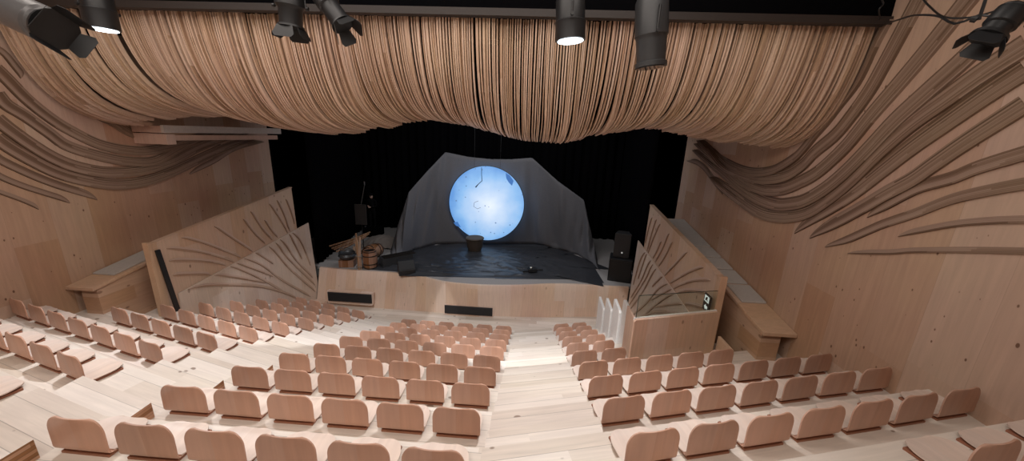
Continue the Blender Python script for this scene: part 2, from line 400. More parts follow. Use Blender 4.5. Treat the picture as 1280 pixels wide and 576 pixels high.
mb = MB(); mb.box((0, 0.19, -0.023), (0.44, 0.34, 0.022)); parts.append(mb.build('seat_support', M['support'], proto))
for k_, nm_ in enumerate(()): pass
ORD = ['first', 'second', 'third', 'fourth', 'fifth', 'sixth', 'seventh', 'eighth', 'ninth', 'tenth', 'eleventh', 'twelfth']
used = False
def put_seat(x, y, z, rz, label, group):
    global used
    if not used: o = proto; used = True
    else:
        o = proto.copy(); C.objects.link(o)
        for p_ in parts:
            c = p_.copy(); C.objects.link(c); c.parent = o
    o.location = (x, y, z); o.rotation_euler = (0, 0, rz); o['label'] = label; o['category'] = 'seat'; o['group'] = group
rz_rng = random.Random(3)
for i in range(-1, 10):
    row = ORD[9 - i]; y = Y0 + i * RUN; z = ZB0 - i * RISE
    if i >= 0:
        for j in range(6):
            put_seat((j - 2.5) * P, y, z, rz_rng.uniform(-.01, .01), 'plywood seat, %s from the right-hand aisle, %s row from the stage, centre block' % (ORD[5 - j], row), 'seats of the centre block')
    nR = 2 if i >= 4 else (5 if i == 3 else 7); nL = 5 if i >= 3 else 7
    for sg, n, nm in ((1, nR, 'right'), (-1, nL, 'left')):
        for j in range(n):
            if i == -1 and (j < (4 if sg > 0 else 4)): continue
            x = sg * (DX + j * P * math.cos(DL)); yy = y + DY + j * P * math.sin(DL)
            put_seat(x, yy, z, sg * DL + rz_rng.uniform(-.01, .01), 'plywood seat, %s from the aisle, %s row from the stage, %s block' % (ORD[j], row, nm), 'seats of the %s block' % nm)

# ------------------------------------------------------------------ carved side balustrades
def poly_resample(Lp, n):
    Lp = [Vector(p) for p in Lp]; d = [0]
    for a, b in zip(Lp, Lp[1:]): d.append(d[-1] + (b - a).length)
    def at(s_):
        for k in range(len(Lp) - 1):
            if s_ <= d[k + 1] or k == len(Lp) - 2:
                t = (s_ - d[k]) / max(1e-9, d[k + 1] - d[k]); 
                p0 = Lp[max(k - 1, 0)]; p1 = Lp[k]; p2 = Lp[k + 1]; p3 = Lp[min(k + 2, len(Lp) - 1)]
                return 0.5 * ((2 * p1) + (-p0 + p2) * t + (2 * p0 - 5 * p1 + 4 * p2 - p3) * t * t + (-p0 + 3 * p1 - 3 * p2 + p3) * t ** 3)
    return [at(d[-1] * k / n) for k in range(n + 1)]
def ridge(mb, L, sx, width, depth, steps=4, n=40, taper=0.18, up_sign=1, v0=0.0, wend=(0.15, 0.15), deep=None):
    """stepped ridge along the points L on a plane x = const; the low edge L stands proud by depth, the upper side dies into the plane; sx = into-room direction (+-1)"""
    Q = poly_resample(L, n); b0 = len(mb.v); prof = []
    for k in range(steps):
        prof.append((k / steps, (steps - k) / steps)); prof.append(((k + 1) / steps, (steps - k) / steps))
    prof = [(0, -0.3)] + prof + [(1.0, -0.3)]      # (offset up, depth)
    m_ = len(prof); s_ = 0
    for k, p in enumerate(Q):
        t = (Q[min(k + 1, n)] - Q[max(k - 1, 0)]); t.x = 0; t.normalize()
        nn = Vector((0, -t.z, t.y)) 
        if nn.z < 0 : nn = -nn
        if abs(t.z) > 0.999: nn = Vector((0, -1, 0))
        nn = nn * up_sign
        f = k / n; e = 1.0
        if f < taper: e = wend[0] + (1 - wend[0]) * math.sin(f / taper * PI / 2)
        if f > 1 - taper: e = min(e, wend[1] + (1 - wend[1]) * math.sin((1 - f) / taper * PI / 2))
        if k: s_ += (p - Q[k - 1]).length
        for a, dd in prof:
            mb.uv[len(mb.v)] = (s_, v0 + a * width * 1.0)
            dm = 1.0 if deep is None else deep(f)
            mb.pts([p + nn * (a * width * e) + Vector((sx * dd * depth * dm * (0.5 + 0.5 * e), 0, 0))])
    for k in range(n):
        for i in range(m_ - 1):
            mb.face((b0 + k * m_ + i, b0 + (k + 1) * m_ + i, b0 + (k + 1) * m_ + i + 1, b0 + k * m_ + i + 1))
        mb.face((b0 + k * m_ + m_ - 1, b0 + (k + 1) * m_ + m_ - 1, b0 + (k + 1) * m_, b0 + k * m_))
    mb.face([b0 + i for i in range(m_)]); mb.face([b0 + n * m_ + i for i in range(m_)][::-1])

XP = 6.0
L_ribs_zoom = [[(410, 258), (530, 272), (640, 300), (720, 330), (830, 370)], [(420, 308), (520, 308), (620, 320), (700, 345), (800, 392), (880, 440)], [(435, 365), (560, 362), (680, 375), (800, 395)],
  [(450, 432), (540, 410), (660, 405), (780, 412), (870, 435), (930, 460)], [(470, 215), (560, 240), (680, 285), (780, 325), (870, 390), (980, 450)], [(600, 170), (680, 225), (760, 275), (830, 320)],
  [(715, 140), (760, 200), (830, 265), (900, 345), (1000, 430)], [(745, 110), (790, 180), (850, 245), (890, 300), (1000, 405)], [(800, 145), (830, 190), (880, 245), (920, 305), (990, 375)],
  [(820, 80), (860, 140), (895, 200), (915, 240), (945, 300)], [(850, 65), (880, 130), (900, 185), (940, 230), (980, 325)], [(885, 60), (905, 110), (920, 160)]]
rib_yz = [[(lambda q: (q.y, q.z))(onx(80 + X / 3.2, 230 + Y / 3.2, -XP)) for X, Y in L] for L in L_ribs_zoom]
def diag_z(y): return 2.66 + (y - 7.27) * (3.14 - 2.66) / (12.2 - 7.27)
for sg, nm in ((-1, 'left'), (1, 'right')):
    t = thing('carved_balustrade', 'fan-carved upper timber balustrade beside the %s seating block' % nm, 'balustrade', (sg * XP, 6.9, 0))
    X0 = sg * XP
    mb = MB(); mb.slab([(X0, 6.86, 2.2), (X0, 6.86, 3.93), (X0, 11.6, 4.52), (X0, 11.7, 1.0), (X0, 9.0, 1.0)], (sg * 0.10, 0, 0)); keep(mb.build('panel', M['carved']), t)
    mb = MB(); mb.slab([(X0 - sg * 0.012, 6.83, 3.93), (X0 - sg * 0.012, 11.62, 4.52), (X0 - sg * 0.012, 11.62, 4.55), (X0 - sg * 0.012, 6.83, 3.96)], (sg * 0.125, 0, 0)); keep(mb.build('coping', M['carved']), t)
    mb = MB(); mb.box((sg * (XP + 0.05), 6.84, 3.1), (0.13, 0.06, 1.8)); keep(mb.build('end_post', M['carved']), t)
    t2 = thing('stair_balustrade', 'pale lower balustrade with raking top running down to the stage, %s side' % nm, 'balustrade', (sg * 5.93, 7.2, 0))
    X1 = sg * 5.962
    mb = MB(); mb.slab([(X1, 7.2, 1.4), (X1, 7.2, 2.65), (X1, 12.25, 3.15), (X1, 12.45, 0.0), (X1, 9.0, 0.0)], (sg * 0.03, 0, 0)); keep(mb.build('panel', M['carvedlow']), t2)
    for L in rib_yz:
        L3 = poly_resample([(0, a, b) for a, b in L], 60)
        up = [p for p in L3 if p.z > diag_z(p.y) + 0.01]; lo = [p for p in L3 if p.z <= diag_z(p.y) - 0.01]
        for seg, X, par, mat in ((up, X0, t, 'groove'), (lo, X1, t2, 'groove')):
            if len(seg) < 8: continue
            if mat == 'groove' and X == X0: pass
            mb = MB(); ridge(mb, [(X, p.y, p.z) for p in seg[::3] + [seg[-1]]], -sg, 0.075, 0.035, steps=2, n=24, taper=0.12)
            keep(mb.build('carved_ridge', M['groove'], smooth=False), par)
# black strip on the left balustrade end
mb = MB(); a = onx(200, 307, -6.0); c = onx(217, 382, -5.93)
mb.slab([(-5.99, 6.92, 3.80), (-5.99, 7.02, 3.80), (-5.89, 7.08, 2.30), (-5.89, 6.98, 2.30)], (0.03, 0, 0))
o = tag(mb.build('black_strip', M['black']), 'long narrow black strip on the near end of the left carved balustrade', 'strip')

# ------------------------------------------------------------------ wall ledges with felt pads, both sides
for sg, nm in ((1, 'right'), (-1, 'left')):
    t = thing('wall_ledge', 'timber ledge box along the %s wall behind the carved balustrade' % nm, 'ledge', (sg * 6.8, 6.1, 2.5))
    def zl(y): return 3.25 + (y - 6.1) * (4.06 - 3.25) / (11.2 - 6.1)
    xi, xo = sg * 6.52, sg * (WX - 0.005)
    mb = MB(); mb.slab([(xi + sg * .03, 6.16, 2.0), (xi + sg * .03, 6.16, zl(6.16) - .06), (xi + sg * .03, 11.6, zl(11.6) - .06), (xi + sg * .03, 11.6, 0.9)], (sg * 0.35, 0, 0)); keep(mb.build('ledge_body', M['ledge']), t)
    mb = MB(); mb.slab([(xi, 6.08, zl(6.08) - .07), (xi, 6.08, zl(6.08)), (xi, 11.6, zl(11.6)), (xi, 11.6, zl(11.6) - .07)], (xo - xi, 0, 0)); keep(bevel(mb.build('ledge_top', M['carved']), 0.008), t)
    ys = [(7.0, 7.65), (7.72, 8.3), (8.36, 8.9), (8.96, 9.5), (9.56, 11.5)] if sg > 0 else [(6.55, 8.6), (8.66, 11.4)]
    for k, (ya, yb) in enumerate(ys):
        x0 = sg * 6.60; mb = MB()
        yy = [ya, (2 * ya + yb) / 3, (ya + 2 * yb) / 3, yb]
        mb.slab([(x0, ya, zl(ya) + .002), (x0, ya, zl(ya) + .04), (x0, yb, zl(yb) + .04), (x0, yb, zl(yb) + .002)], (sg * 0.49, 0, 0))
        o = bevel(mb.build('felt_pad', M['felt']), 0.012)
        tag(o, 'grey felt pad on the %s wall ledge, %s from its near end' % (nm, ORD[k]), 'pad', 'felt pads on the %s ledge' % nm)

# ------------------------------------------------------------------ side box on the right, glass, sign, white boards
t = thing('side_box_front', 'tan board front of the side box beside the right seating block', 'partition', (5.1, 6.5, 2.3))
A = Vector((4.22, 6.15, 0)); B = Vector((6.06, 6.735, 0)); dv = (B - A).normalized(); nv_ = Vector((-dv.y, dv.x, 0))
za, zb_ = 3.30, 3.27
Q = []
def rounded(A, B, z0, z1, r, n=5):
    L = [A + _Z * z0, B + _Z * z0]
    d = (B - A).normalized()
    for k in range(n + 1):
        a = PI / 2 * k / n; L.append(B - d * r + d * r * math.cos(a) + _Z * (z1 - r + r * math.sin(a)))
    for k in range(n + 1):
        a = PI / 2 + PI / 2 * k / n; L.append(A + d * r + d * r * math.cos(a) + _Z * (z1 - r + r * math.sin(a)))
    return L
mb = MB(); mb.slab(rounded(A, B, 1.9, 3.28, 0.05), nv_ * 0.05); keep(mb.build('front_board', M['boxfront']), t)
mb = MB(); mb.slab([A + dv * .03 + nv_ * .051 + _Z * 3.24, B - dv * .03 + nv_ * .051 + _Z * 3.24, B - dv * .03 + nv_ * .051 + _Z * 3.30, A + dv * .03 + nv_ * .051 + _Z * 3.30], nv_ * 0.035); keep(mb.build('rail', M['white']), t)
mb = MB(); mb.slab([(4.24, 6.27, 1.6), (4.24, 6.27, 3.24), (4.38, 7.25, 3.05), (4.38, 7.25, 1.6)], (0.04, 0, 0)); keep(mb.build('side_board', M['boxfront']), t)
mb = MB(); mb.box((6.16, 6.52, 2.48), (0.06, 0.5, 0.5)); keep(bevel(mb.build('kick_rail', M['boxfront'])), t)
g0 = A + nv_ * 0.06 + dv * 0.06; g1_ = B + nv_ * 0.06 - dv * 0.10
t = thing('glass_guard', 'clear glass guard panel above the right side box front', 'glass', tuple(g0 + _Z * 3.28))
mb = MB(); mb.slab([g0 + _Z * 3.302, g1_ + _Z * 3.302, g1_ + _Z * 3.72, g0 + _Z * 3.75], nv_ * 0.012); keep(mb.build('pane', M['glass']), t)
mb = MB(); mb.tube([g0 + _Z * 3.28, g0 + _Z * 3.755, g1_ + _Z * 3.725], 0.007, 6); keep(mb.build('pane_edge', M['glassedge']), t)
# white boards: one per row step
for k, (ya, yb, zt_) in enumerate([(7.30, 7.98, 2.86), (8.12, 8.84, 2.47), (8.95, 9.71, 2.08), (9.84, 10.70, 1.66)]):
    x = 4.47 
    mb = MB(); r = 0.05
    mb.slab([(x, ya, zt_ - 1.25 + 0), (x, ya, zt_ - .05), (x, ya + r, zt_ - 0.005), (x + .02, yb - r, zt_ + .01), (x + 0.02, yb, zt_ - .04), (x + 0.02, yb, zt_ - 1.2)], (0.07, 0, 0))
    o = bevel(mb.build('white_board', M['white']), 0.012)
    tag(o, 'tall white painted end board beside the right block, %s nearest the glass box' % ORD[k], 'board', 'white stepped end boards')
# exit sign
sp_ = [onx(u, v, 5.9) for u, v in ((880.7, 368.6), (888.9, 376.5), (887.0, 387.7), (879.0, 380.8))]
yc = sum(p.y for p in sp_) / 4; zc = sum(p.z for p in sp_) / 4
t = thing('exit_sign', 'small black exit sign with white running figure and arrow behind the glass', 'sign', (5.9, yc, zc))
hw, hh = 0.125, 0.18
mb = MB(); mb.box((0, 0, 0), (0.03, hw * 2, hh * 2)); mb.build('sign_case', M['black'], t)
def flat(pts, name, mat, par, x=-0.017):
    mb = MB(); mb.slab([(x, -a * 1.0, b_) for a, b_ in pts], (-0.003, 0, 0)); return mb.build(name, mat, par)
wh = emis('lit sign white', (0.95, 1, 0.95), 0.5)
flat([(-.09, .02), (.09, .02), (.09, .15), (-.09, .15)], 'symbol', wh, t)
flat([(-.05, .04), (-.02, .04), (.0, .075), (.03, .04), (.055, .05), (.02, .1), (.045, .12), (.02, .135), (-.02, .12), (-.05, .09)], 'running_figure', M['black'], t, -.0205)
flat([(-.06, -.09), (.0, -.15), (.0, -.12), (.07, -.12), (.07, -.06), (.0, -.06), (.0, -.03)], 'arrow', wh, t)

# ------------------------------------------------------------------ wall relief: layered timber ribs
RIBS_R = [
 ([(879, 176), (896, 199.5), (913, 211), (928.5, 218), (944, 221), (960, 220), (975, 215), (996, 202), (1009, 189), (1022, 173), (1038, 155), (1052, 137), (1078, 103), (1100, 57), (1118, 24)], .20, .12),
 ([(890, 186), (906, 212), (926, 224), (944, 229), (965, 230), (986, 225.5), (1007, 212.5), (1022, 197), (1048, 176), (1068, 153), (1094, 118), (1116, 80), (1138, 40), (1160, 0)], .26, .10),
 ([(874, 180), (905, 212), (926, 231), (949, 242), (967.6, 245), (986, 242), (1007, 233), (1022, 225), (1040, 211), (1066, 186), (1096, 150), (1130, 112), (1165, 72), (1200, 30), (1225, 0)], .26, .10),
 ([(871, 188), (902, 220), (926, 241), (949, 255.5), (970, 263), (988, 263), (1007, 259), (1033, 245), (1061, 223), (1092, 193), (1126, 158), (1165, 124), (1205, 90), (1250, 50), (1290, 20)], .26, .09),
 ([(893, 222), (905, 236), (926, 257), (949, 272), (970, 277.6), (994, 277.6), (1017, 271), (1043, 254), (1070, 232), (1105, 198), (1145, 164), (1190, 133), (1235, 102), (1290, 68)], .26, .09),
 ([(864, 201), (879, 211), (892, 228), (904, 243)], .14, .09),
 ([(994, 292), (1033, 272), (1070, 250), (1110, 220), (1150, 190), (1200, 156), (1245, 126), (1290, 98)], .26, .08),
 ([(1013, 298), (1045, 286), (1080, 268), (1112, 250), (1145, 233), (1173, 214), (1215, 186), (1290, 140)], .22, .08),
 ([(1032, 309), (1060, 304), (1085, 294), (1107, 285), (1147, 272), (1193, 255), (1243, 244), (1290, 236)], .13, .06),
 ([(1085, 272), (1110, 262), (1150, 242), (1193, 230), (1227, 217), (1290, 199)], .16, .07),
 ([(1123, 296), (1147, 292), (1193, 284), (1243, 280), (1290, 279)], .08, .05),
 ([(1060, 317), (1110, 318), (1143, 316), (1210, 316), (1290, 318)], .07, .05)]
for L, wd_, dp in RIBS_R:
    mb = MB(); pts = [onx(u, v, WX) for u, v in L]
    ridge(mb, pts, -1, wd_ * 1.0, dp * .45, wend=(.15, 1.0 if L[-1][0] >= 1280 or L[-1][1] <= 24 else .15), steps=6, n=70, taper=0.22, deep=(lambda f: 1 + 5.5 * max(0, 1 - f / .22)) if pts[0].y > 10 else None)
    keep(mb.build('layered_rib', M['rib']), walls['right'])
RIBS_L = [
 ([(-15, 118), (0, 135), (25, 150), (54, 170), (83, 189), (137, 204), (175, 208), (200, 204), (233, 185), (250, 177), (275, 166)], .22, .09),
 ([(-15, 88), (0, 102), (25, 127), (54, 150), (83, 168), (125, 187), (167, 194), (196, 192), (233, 181), (262, 166)], .22, .09),
 ([(-15, 152), (0, 164), (33, 187), (67, 206), (100, 217), (137, 222), (179, 218), (217, 206), (258, 185), (308, 166)], .24, .09),
 ([(-15, 176), (0, 187), (33, 206), (67, 222), (104, 232), (142, 237), (179, 233), (217, 220), (258, 200), (300, 180), (320, 172)], .24, .09),
 ([(237, 218), (267, 204), (292, 189), (326, 177)], .14, .08),
 ([(-15, 196), (0, 206), (42, 225), (75, 237), (121, 250)], .15, .06),
 ([(-15, 216), (0, 225), (25, 235), (50, 243), (87, 254)], .11, .06),
 ([(-15, 238), (0, 243), (25, 252), (48, 262)], .08, .05),
 ([(5, 40), (29, 77), (54, 102), (83, 127), (108, 143), (137, 157), (160, 170), (190, 180)], .24, .10),
 ([(40, 20), (62, 60), (86, 92), (110, 118), (140, 138), (170, 152)], .2, .10),
 ([(-15, 60), (0, 68), (12, 82), (25, 98)], .12, .06)]
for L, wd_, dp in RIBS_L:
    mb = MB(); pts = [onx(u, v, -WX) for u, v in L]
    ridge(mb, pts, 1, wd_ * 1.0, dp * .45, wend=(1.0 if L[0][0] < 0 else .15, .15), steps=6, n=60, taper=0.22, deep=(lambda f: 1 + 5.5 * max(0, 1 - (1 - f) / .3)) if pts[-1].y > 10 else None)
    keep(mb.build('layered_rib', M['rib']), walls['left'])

# ------------------------------------------------------------------ slatted canopy
canopy = thing('slatted_canopy', 'canopy of thin curved spruce slats sweeping down over the stage opening', 'canopy', (0, 6.0, 8.3))
ZBX = [(-7.1, 6.30), (-6.3, 6.40), (-5.9, 6.50), (-5.5, 6.58), (-5.0, 6.66), (-4.6, 6.60), (-4.0, 6.50), (-3.0, 6.38), (-2.0, 6.40), (-1.4, 6.52), (-0.8, 6.66), (-0.1, 6.76), (0.5, 6.70), (1.0, 6.60), (1.5, 6.46), (1.9, 6.39), (2.7, 6.37), (3.1, 6.45), (3.6, 6.60), (4.4, 6.72), (5.0, 6.72), (5.4, 6.66), (5.8, 6.55), (6.2, 6.46), (6.6, 6.40), (7.1, 6.36)]
YEX = [(-7.1, 7.6), (-6.3, 7.9), (-5.0, 8.0), (-4.6, 8.5), (-3.0, 8.9), (-2, 8.7), (-0.8, 8.2), (0, 8.3), (1.9, 8.5), (3, 8.4), (4.4, 8.4), (5.4, 8.2), (6.2, 8.1), (7.1, 7.9)]
rs = random.Random(11)
mb = MB(); x = -7.05; k = 0; grp_z = 0; grp_e = 0; grp_y = 0; grp_l = 0; left_in_grp = 0
SY = [0, .004, .012, .03, .06, .10, .16, .24, .34, .46, .6, .8, 1.05, 1.35, 1.7, 2.2, 3.0]
while x < 7.05:
    if left_in_grp <= 0:
        left_in_grp = rs.randint(4, 17); grp_z = rs.uniform(-.035, .035); grp_e = rs.uniform(-.35, .25); grp_y = rs.uniform(-.04, .06); grp_l = rs.uniform(-.035, .035)
        x += rs.choice([0, 0, .008, .015, .025, .04]) if x > -4.5 else rs.choice([.045, .06, .07])
        if x < -4.5: grp_z = rs.uniform(-.02, .10)
    left_in_grp -= 1
    wdt = 0.023 * rs.uniform(.85, 1.1); dep = 0.07
    zb = lerp_y(ZBX, x) + grp_z * 0.6 + rs.uniform(-.012, .012); ye = lerp_y(YEX, x) + grp_e + rs.uniform(-.05, .05)
    y00 = 6.12 + grp_y + rs.uniform(-.035, .035); sc_ = 0.38 * rs.uniform(.93, 1.07); lat = grp_l + rs.uniform(-.012, .012); wv = rs.uniform(0, 6.28)
    Pn = []
    L_ = ye - y00
    for s_ in SY:
        if s_ > L_: s_ = L_
        z = zb + (8.27 - zb) * math.exp(-((s_ / sc_) ** 0.75))
        Pn.append((x + lat * min(1, s_ * 1.5) + .004 * math.sin(wv + s_ * 3), y00 + s_, z))
        if s_ >= L_: break
    n = len(Pn); b0 = len(mb.v)
    for q in range(n):
        a_ = Vector(Pn[max(q - 1, 0)]); c_ = Vector(Pn[min(q + 1, n - 1)]); t_ = (c_ - a_); t_.x = 0; t_.normalize()
        nn = Vector((0, t_.z, -t_.y)) * -1          # away from the viewer, towards stage / up
        if nn.y < 0: nn = -nn
        nn = Vector((0, abs(t_.z), abs(t_.y)))
        p = Vector(Pn[q])
        mb.pts([p + Vector((-wdt / 2, 0, 0)), p + Vector((wdt / 2, 0, 0)), p + Vector((wdt / 2, 0, 0)) + nn * dep, p + Vector((-wdt / 2, 0, 0)) + nn * dep])
    for q in range(n - 1):
        for i in range(4):
            j = (i + 1) % 4; mb.face((b0 + q * 4 + i, b0 + q * 4 + j, b0 + (q + 1) * 4 + j, b0 + (q + 1) * 4 + i))
    mb.face((b0, b0 + 3, b0 + 2, b0 + 1)); mb.face((b0 + 4 * (n - 1), b0 + 4 * (n - 1) + 1, b0 + 4 * (n - 1) + 2, b0 + 4 * (n - 1) + 3))
    x += wdt + rs.choice([.006, .009, .012, .016, .022, .028]) 
    k += 1
keep(mb.build('slats', M['slat']), canopy)
mb = MB(); mb.box((0, 6.0, 8.30), (2 * WX - .02, 0.14, 0.10)); keep(mb.build('header_beam', M['truss']), canopy)
mb = MB()
for yy_, zz in ((6.45, 8.0), (7.6, 7.0)): mb.box((0, yy_, zz), (2 * WX - .1, 0.05, 0.08))
keep(mb.build('carrier_bar', M['void']), canopy)
# pale beam and corbel at the left
t = thing('canopy_edge_beam', 'pale horizontal beam on a timber corbel under the left end of the slats', 'beam', (-6.4, 8, 6.3))
mb = MB(); mb.box((-6.33, 9.9, 6.37), (0.07, 3.9, 0.17)); keep(mb.build('beam', M['beam']), t)
mb = MB(); mb.box((-6.70, 8.08, 6.14), (0.82, 0.22, 0.24)); mb.box((-6.70, 8.04, 6.36), (0.80, 0.16, 0.16)); keep(bevel(mb.build('corbel', M['boxfront'])), t)
mb = MB(); mb.box((-6.45, 9.9, 6.17), (0.16, 3.7, 0.13)); keep(mb.build('under_beam', M['boxfront']), t)

# ------------------------------------------------------------------ back cloth and projected disc
YCL = 17.0
def P_at(u, v, y=YCL): return ony(u, v, y)
top_out = [(487, 318, 14.9), (497, 285, 15.2), (511, 240, 15.6), (533, 215, 16.3), (557, 190, 17.0), (585, 196, 17.0), (615, 199, 17.0), (640, 199, 17.0), (665, 197, 17.0), (697, 226, 16.6), (730, 250, 16.0), (741, 300, 15.7), (749, 335, 15.2)]
bot_out = [(486, 325), (494, 325), (503, 320), (518, 312), (545, 305), (585, 304.5), (615, 304.5), (640, 304.5), (668, 305), (697, 311), (722, 318), (740, 328), (750, 338)]
NC = 160
def interp(L, t):
    f = t * (len(L) - 1); k = min(int(f), len(L) - 2); g = f - k
    return [a + (b - a) * g for a, b in zip(L[k], L[k + 1])]
tops = []; bots = []
for j in range(NC + 1):
    t_ = j / NC; u, v, y = interp(top_out, t_); tops.append(ony(u, v, y)); u, v = interp(bot_out, t_); bots.append(onz(u, v, ZS + 0.02))
rows = []
for k in range(25):
    f = k / 24; r = []
    for j in range(NC + 1):
        p = tops[j].lerp(bots[j], f); t_ = j / NC
        wob = 0.16 * mnoise.noise(Vector((t_ * 18, f * 0.9, 3.1))) + 0.09 * mnoise.noise(Vector((t_ * 46, f * 1.6 + t_ * 3, 7.7))) + 0.06 * f * math.sin(t_ * 95 + 2 * math.sin(f * 3))
        mid = 1.0 if not (0.32 < t_ < 0.68) else 0.35
        e = math.sin(PI * min(1, max(0, f))) * 0.6 + 0.4
        r.append(p + Vector((wob * .3, wob * e * mid * 1.5, 0)) if 0 < f < 1 else p)
    rows.append(r)
mb = MB(); mb.grid(rows); o = mb.build('backcloth', M['cloth'], smooth=True); md = o.modifiers.new('thickness', 'SOLIDIFY'); md.thickness = 0.01
tag(o, 'grey gauze cloth draped as a backdrop behind the glowing disc on stage', 'cloth')
# floor sheet
poly_px = [(487, 322), (520, 311), (560, 303.5), (655, 303.5), (700, 311), (738, 326), (748, 342), (752, 351.5), (735, 351), (724, 349), (660, 348.5), (560, 346), (520, 341), (478, 338), (462, 336), (470, 327)]
pl = [onz(u, v, ZS + .01) for u, v in poly_px]
cx_ = sum(p.x for p in pl) / len(pl); cy_ = sum(p.y for p in pl) / len(pl)
dense = []
for a, b in zip(pl, pl[1:] + pl[:1]):
    for q in range(14): dense.append(a.lerp(b, q / 8))
rows = []
for k in range(44):
    f = 0.02 + 0.98 * k / 43; r = []
    for p in dense:
        q = Vector((cx_, cy_, 0)).lerp(Vector((p.x, p.y, 0)), f)
        h = 0.05 * (1 - abs(mnoise.noise(Vector((q.x * 0.9, q.y * 2.2, 0))))) ** 5 + 0.04 * (1 - abs(mnoise.noise(Vector((q.x * 2.1 + q.y, q.y * 2.4, 5))))) ** 7
        r.append((q.x, q.y, ZS + 0.008 + h * min(1, max(0, (0.99 - f) / .15))))
    rows.append(r)
mb = MB(); mb.grid(rows, wrap=True); mb.face([i for i in range(len(dense))])
o = mb.build('floor_sheet', M['floorcloth'], smooth=True)
tag(o, 'shiny black wrinkled plastic sheet spread over the stage floor', 'sheet')
# disc
ZD = 16.5
cdsk = ony(608, 255, ZD); RD = (ony(655, 255, ZD) - ony(561, 255, ZD)).length / 2
t = thing('glowing_disc', 'large round glowing blue-white moon disc hanging before the grey cloth', 'disc', tuple(cdsk))
mt, nt, b = new_mat('moon projection'); N = nt.nodes.new; Lk = nt.links.new
tc = N('ShaderNodeTexCoord'); vl = N('ShaderNodeVectorMath'); vl.operation = 'LENGTH'; mpd = N('ShaderNodeMapping'); mpd.inputs['Location'].default_value = (-0.15, 0, 0.12)
Lk(tc.outputs['Object'], mpd.inputs[0]); Lk(mpd.outputs[0], vl.inputs[0])
nz = N('ShaderNodeTexNoise'); nz.inputs['Scale'].default_value = 1.6; nz.inputs['Detail'].default_value = 7; Lk(tc.outputs['Object'], nz.inputs['Vector'])
ad = N('ShaderNodeMath'); ad.operation = 'MULTIPLY_ADD'; Lk(nz.outputs['Fac'], ad.inputs[0]); ad.inputs[1].default_value = 0.9; Lk(vl.outputs['Value'], ad.inputs[2])
rp = N('ShaderNodeValToRGB'); mr = N('ShaderNodeMapRange'); mr.inputs[1].default_value = 0.4; mr.inputs[2].default_value = 2.4; Lk(ad.outputs[0], mr.inputs[0]); Lk(mr.outputs[0], rp.inputs[0])
cr_ = rp.color_ramp; cr_.elements[0].position = 0.0; cr_.elements[0].color = (0.80, 0.87, 0.96, 1); cr_.elements[1].position = 1.0; cr_.elements[1].color = (0.10, 0.29, 0.66, 1)
e_ = cr_.elements.new(0.4); e_.color = (0.50, 0.65, 0.87, 1); e_ = cr_.elements.new(0.75); e_.color = (0.24, 0.47, 0.80, 1)
vo = N('ShaderNodeTexVoronoi'); vo.inputs['Scale'].default_value = 4.2; Lk(tc.outputs['Object'], vo.inputs['Vector'])
vsep = N('ShaderNodeSeparateColor'); Lk(vo.outputs['Color'], vsep.inputs[0])
th = N('ShaderNodeMath'); th.operation = 'MULTIPLY'; Lk(vsep.outputs[0], th.inputs[0]); th.inputs[1].default_value = 0.17
lt = N('ShaderNodeMath'); lt.operation = 'LESS_THAN'; Lk(vo.outputs['Distance'], lt.inputs[0]); Lk(th.outputs[0], lt.inputs[1])
mx = N('ShaderNodeMix'); mx.data_type = 'RGBA'; Lk(lt.outputs[0], mx.inputs[0]); Lk(rp.outputs[0], mx.inputs[6]); mx.inputs[7].default_value = (0.10, 0.2, 0.4, 1)
Lk(mx.outputs[2], b.inputs['Emission Color']); b.inputs['Emission Strength'].default_value = 0.95; b.inputs['Base Color'].default_value = (0.1, 0.12, 0.15, 1)
mb = MB(); mb.slab([(RD * math.cos(2 * PI * k / 96), 0, RD * math.sin(2 * PI * k / 96)) for k in range(96)], (0, 0.02, 0)); mb.build('disc_face', mt, t)
mb = MB(); mb.tube([(RD * math.cos(2 * PI * k / 96), 0.0, RD * math.sin(2 * PI * k / 96)) for k in range(97)], 0.018, 6, cap=False); mb.build('rim', M['darkgrey'], t)
def onD(u, v): q = ony(u, v, ZD - 0.02); return q - cdsk
ink = plain('dark ink', (0.02, 0.03, 0.05), 0.7)
mb = MB(); mb.tube([onD(602, 209), onD(602, 218), onD(602.5, 226), (onD(598, 230)), onD(594.5, 234)], [.012, .014, .016, .016, .03], 5); mb.build('crack', ink, t)
mb = MB(); mb.tube([onD(598, 251), onD(593, 253), onD(592, 258), onD(597, 261), onD(601, 259)], .008, 5); mb.build('drawn_loop', ink, t)
bl = emis('blue crater mark', (0.06, 0.2, 0.55), 0.8)  # blue of the crater marks in the moon image
mb = MB(); mb.slab([onD(u, v) for u, v in ((632, 216), (637, 219), (642, 226), (640, 232), (636, 228), (633, 223))], (0, -.004, 0)); mb.build('crater_mark', bl, t); mb = MB(); mb.slab([onD(u, v) for u, v in ((567, 278), (572, 277), (576, 284), (570, 282))], (0, -.004, 0)); mb.build('crater_mark', bl, t)
# the projector-lit disc throws light on the stage; hanging wires
mb = MB(); mb.tube([cdsk + Vector((-.6, 0.05, RD * .93)), cdsk + Vector((-.6, .1, 4.6))], .006, 5); mb.tube([cdsk + Vector((.6, 0.05, RD * .93)), cdsk + Vector((.6, .1, 4.6))], .006, 5); keep(mb.build('hanging_wire', M['black']), t)

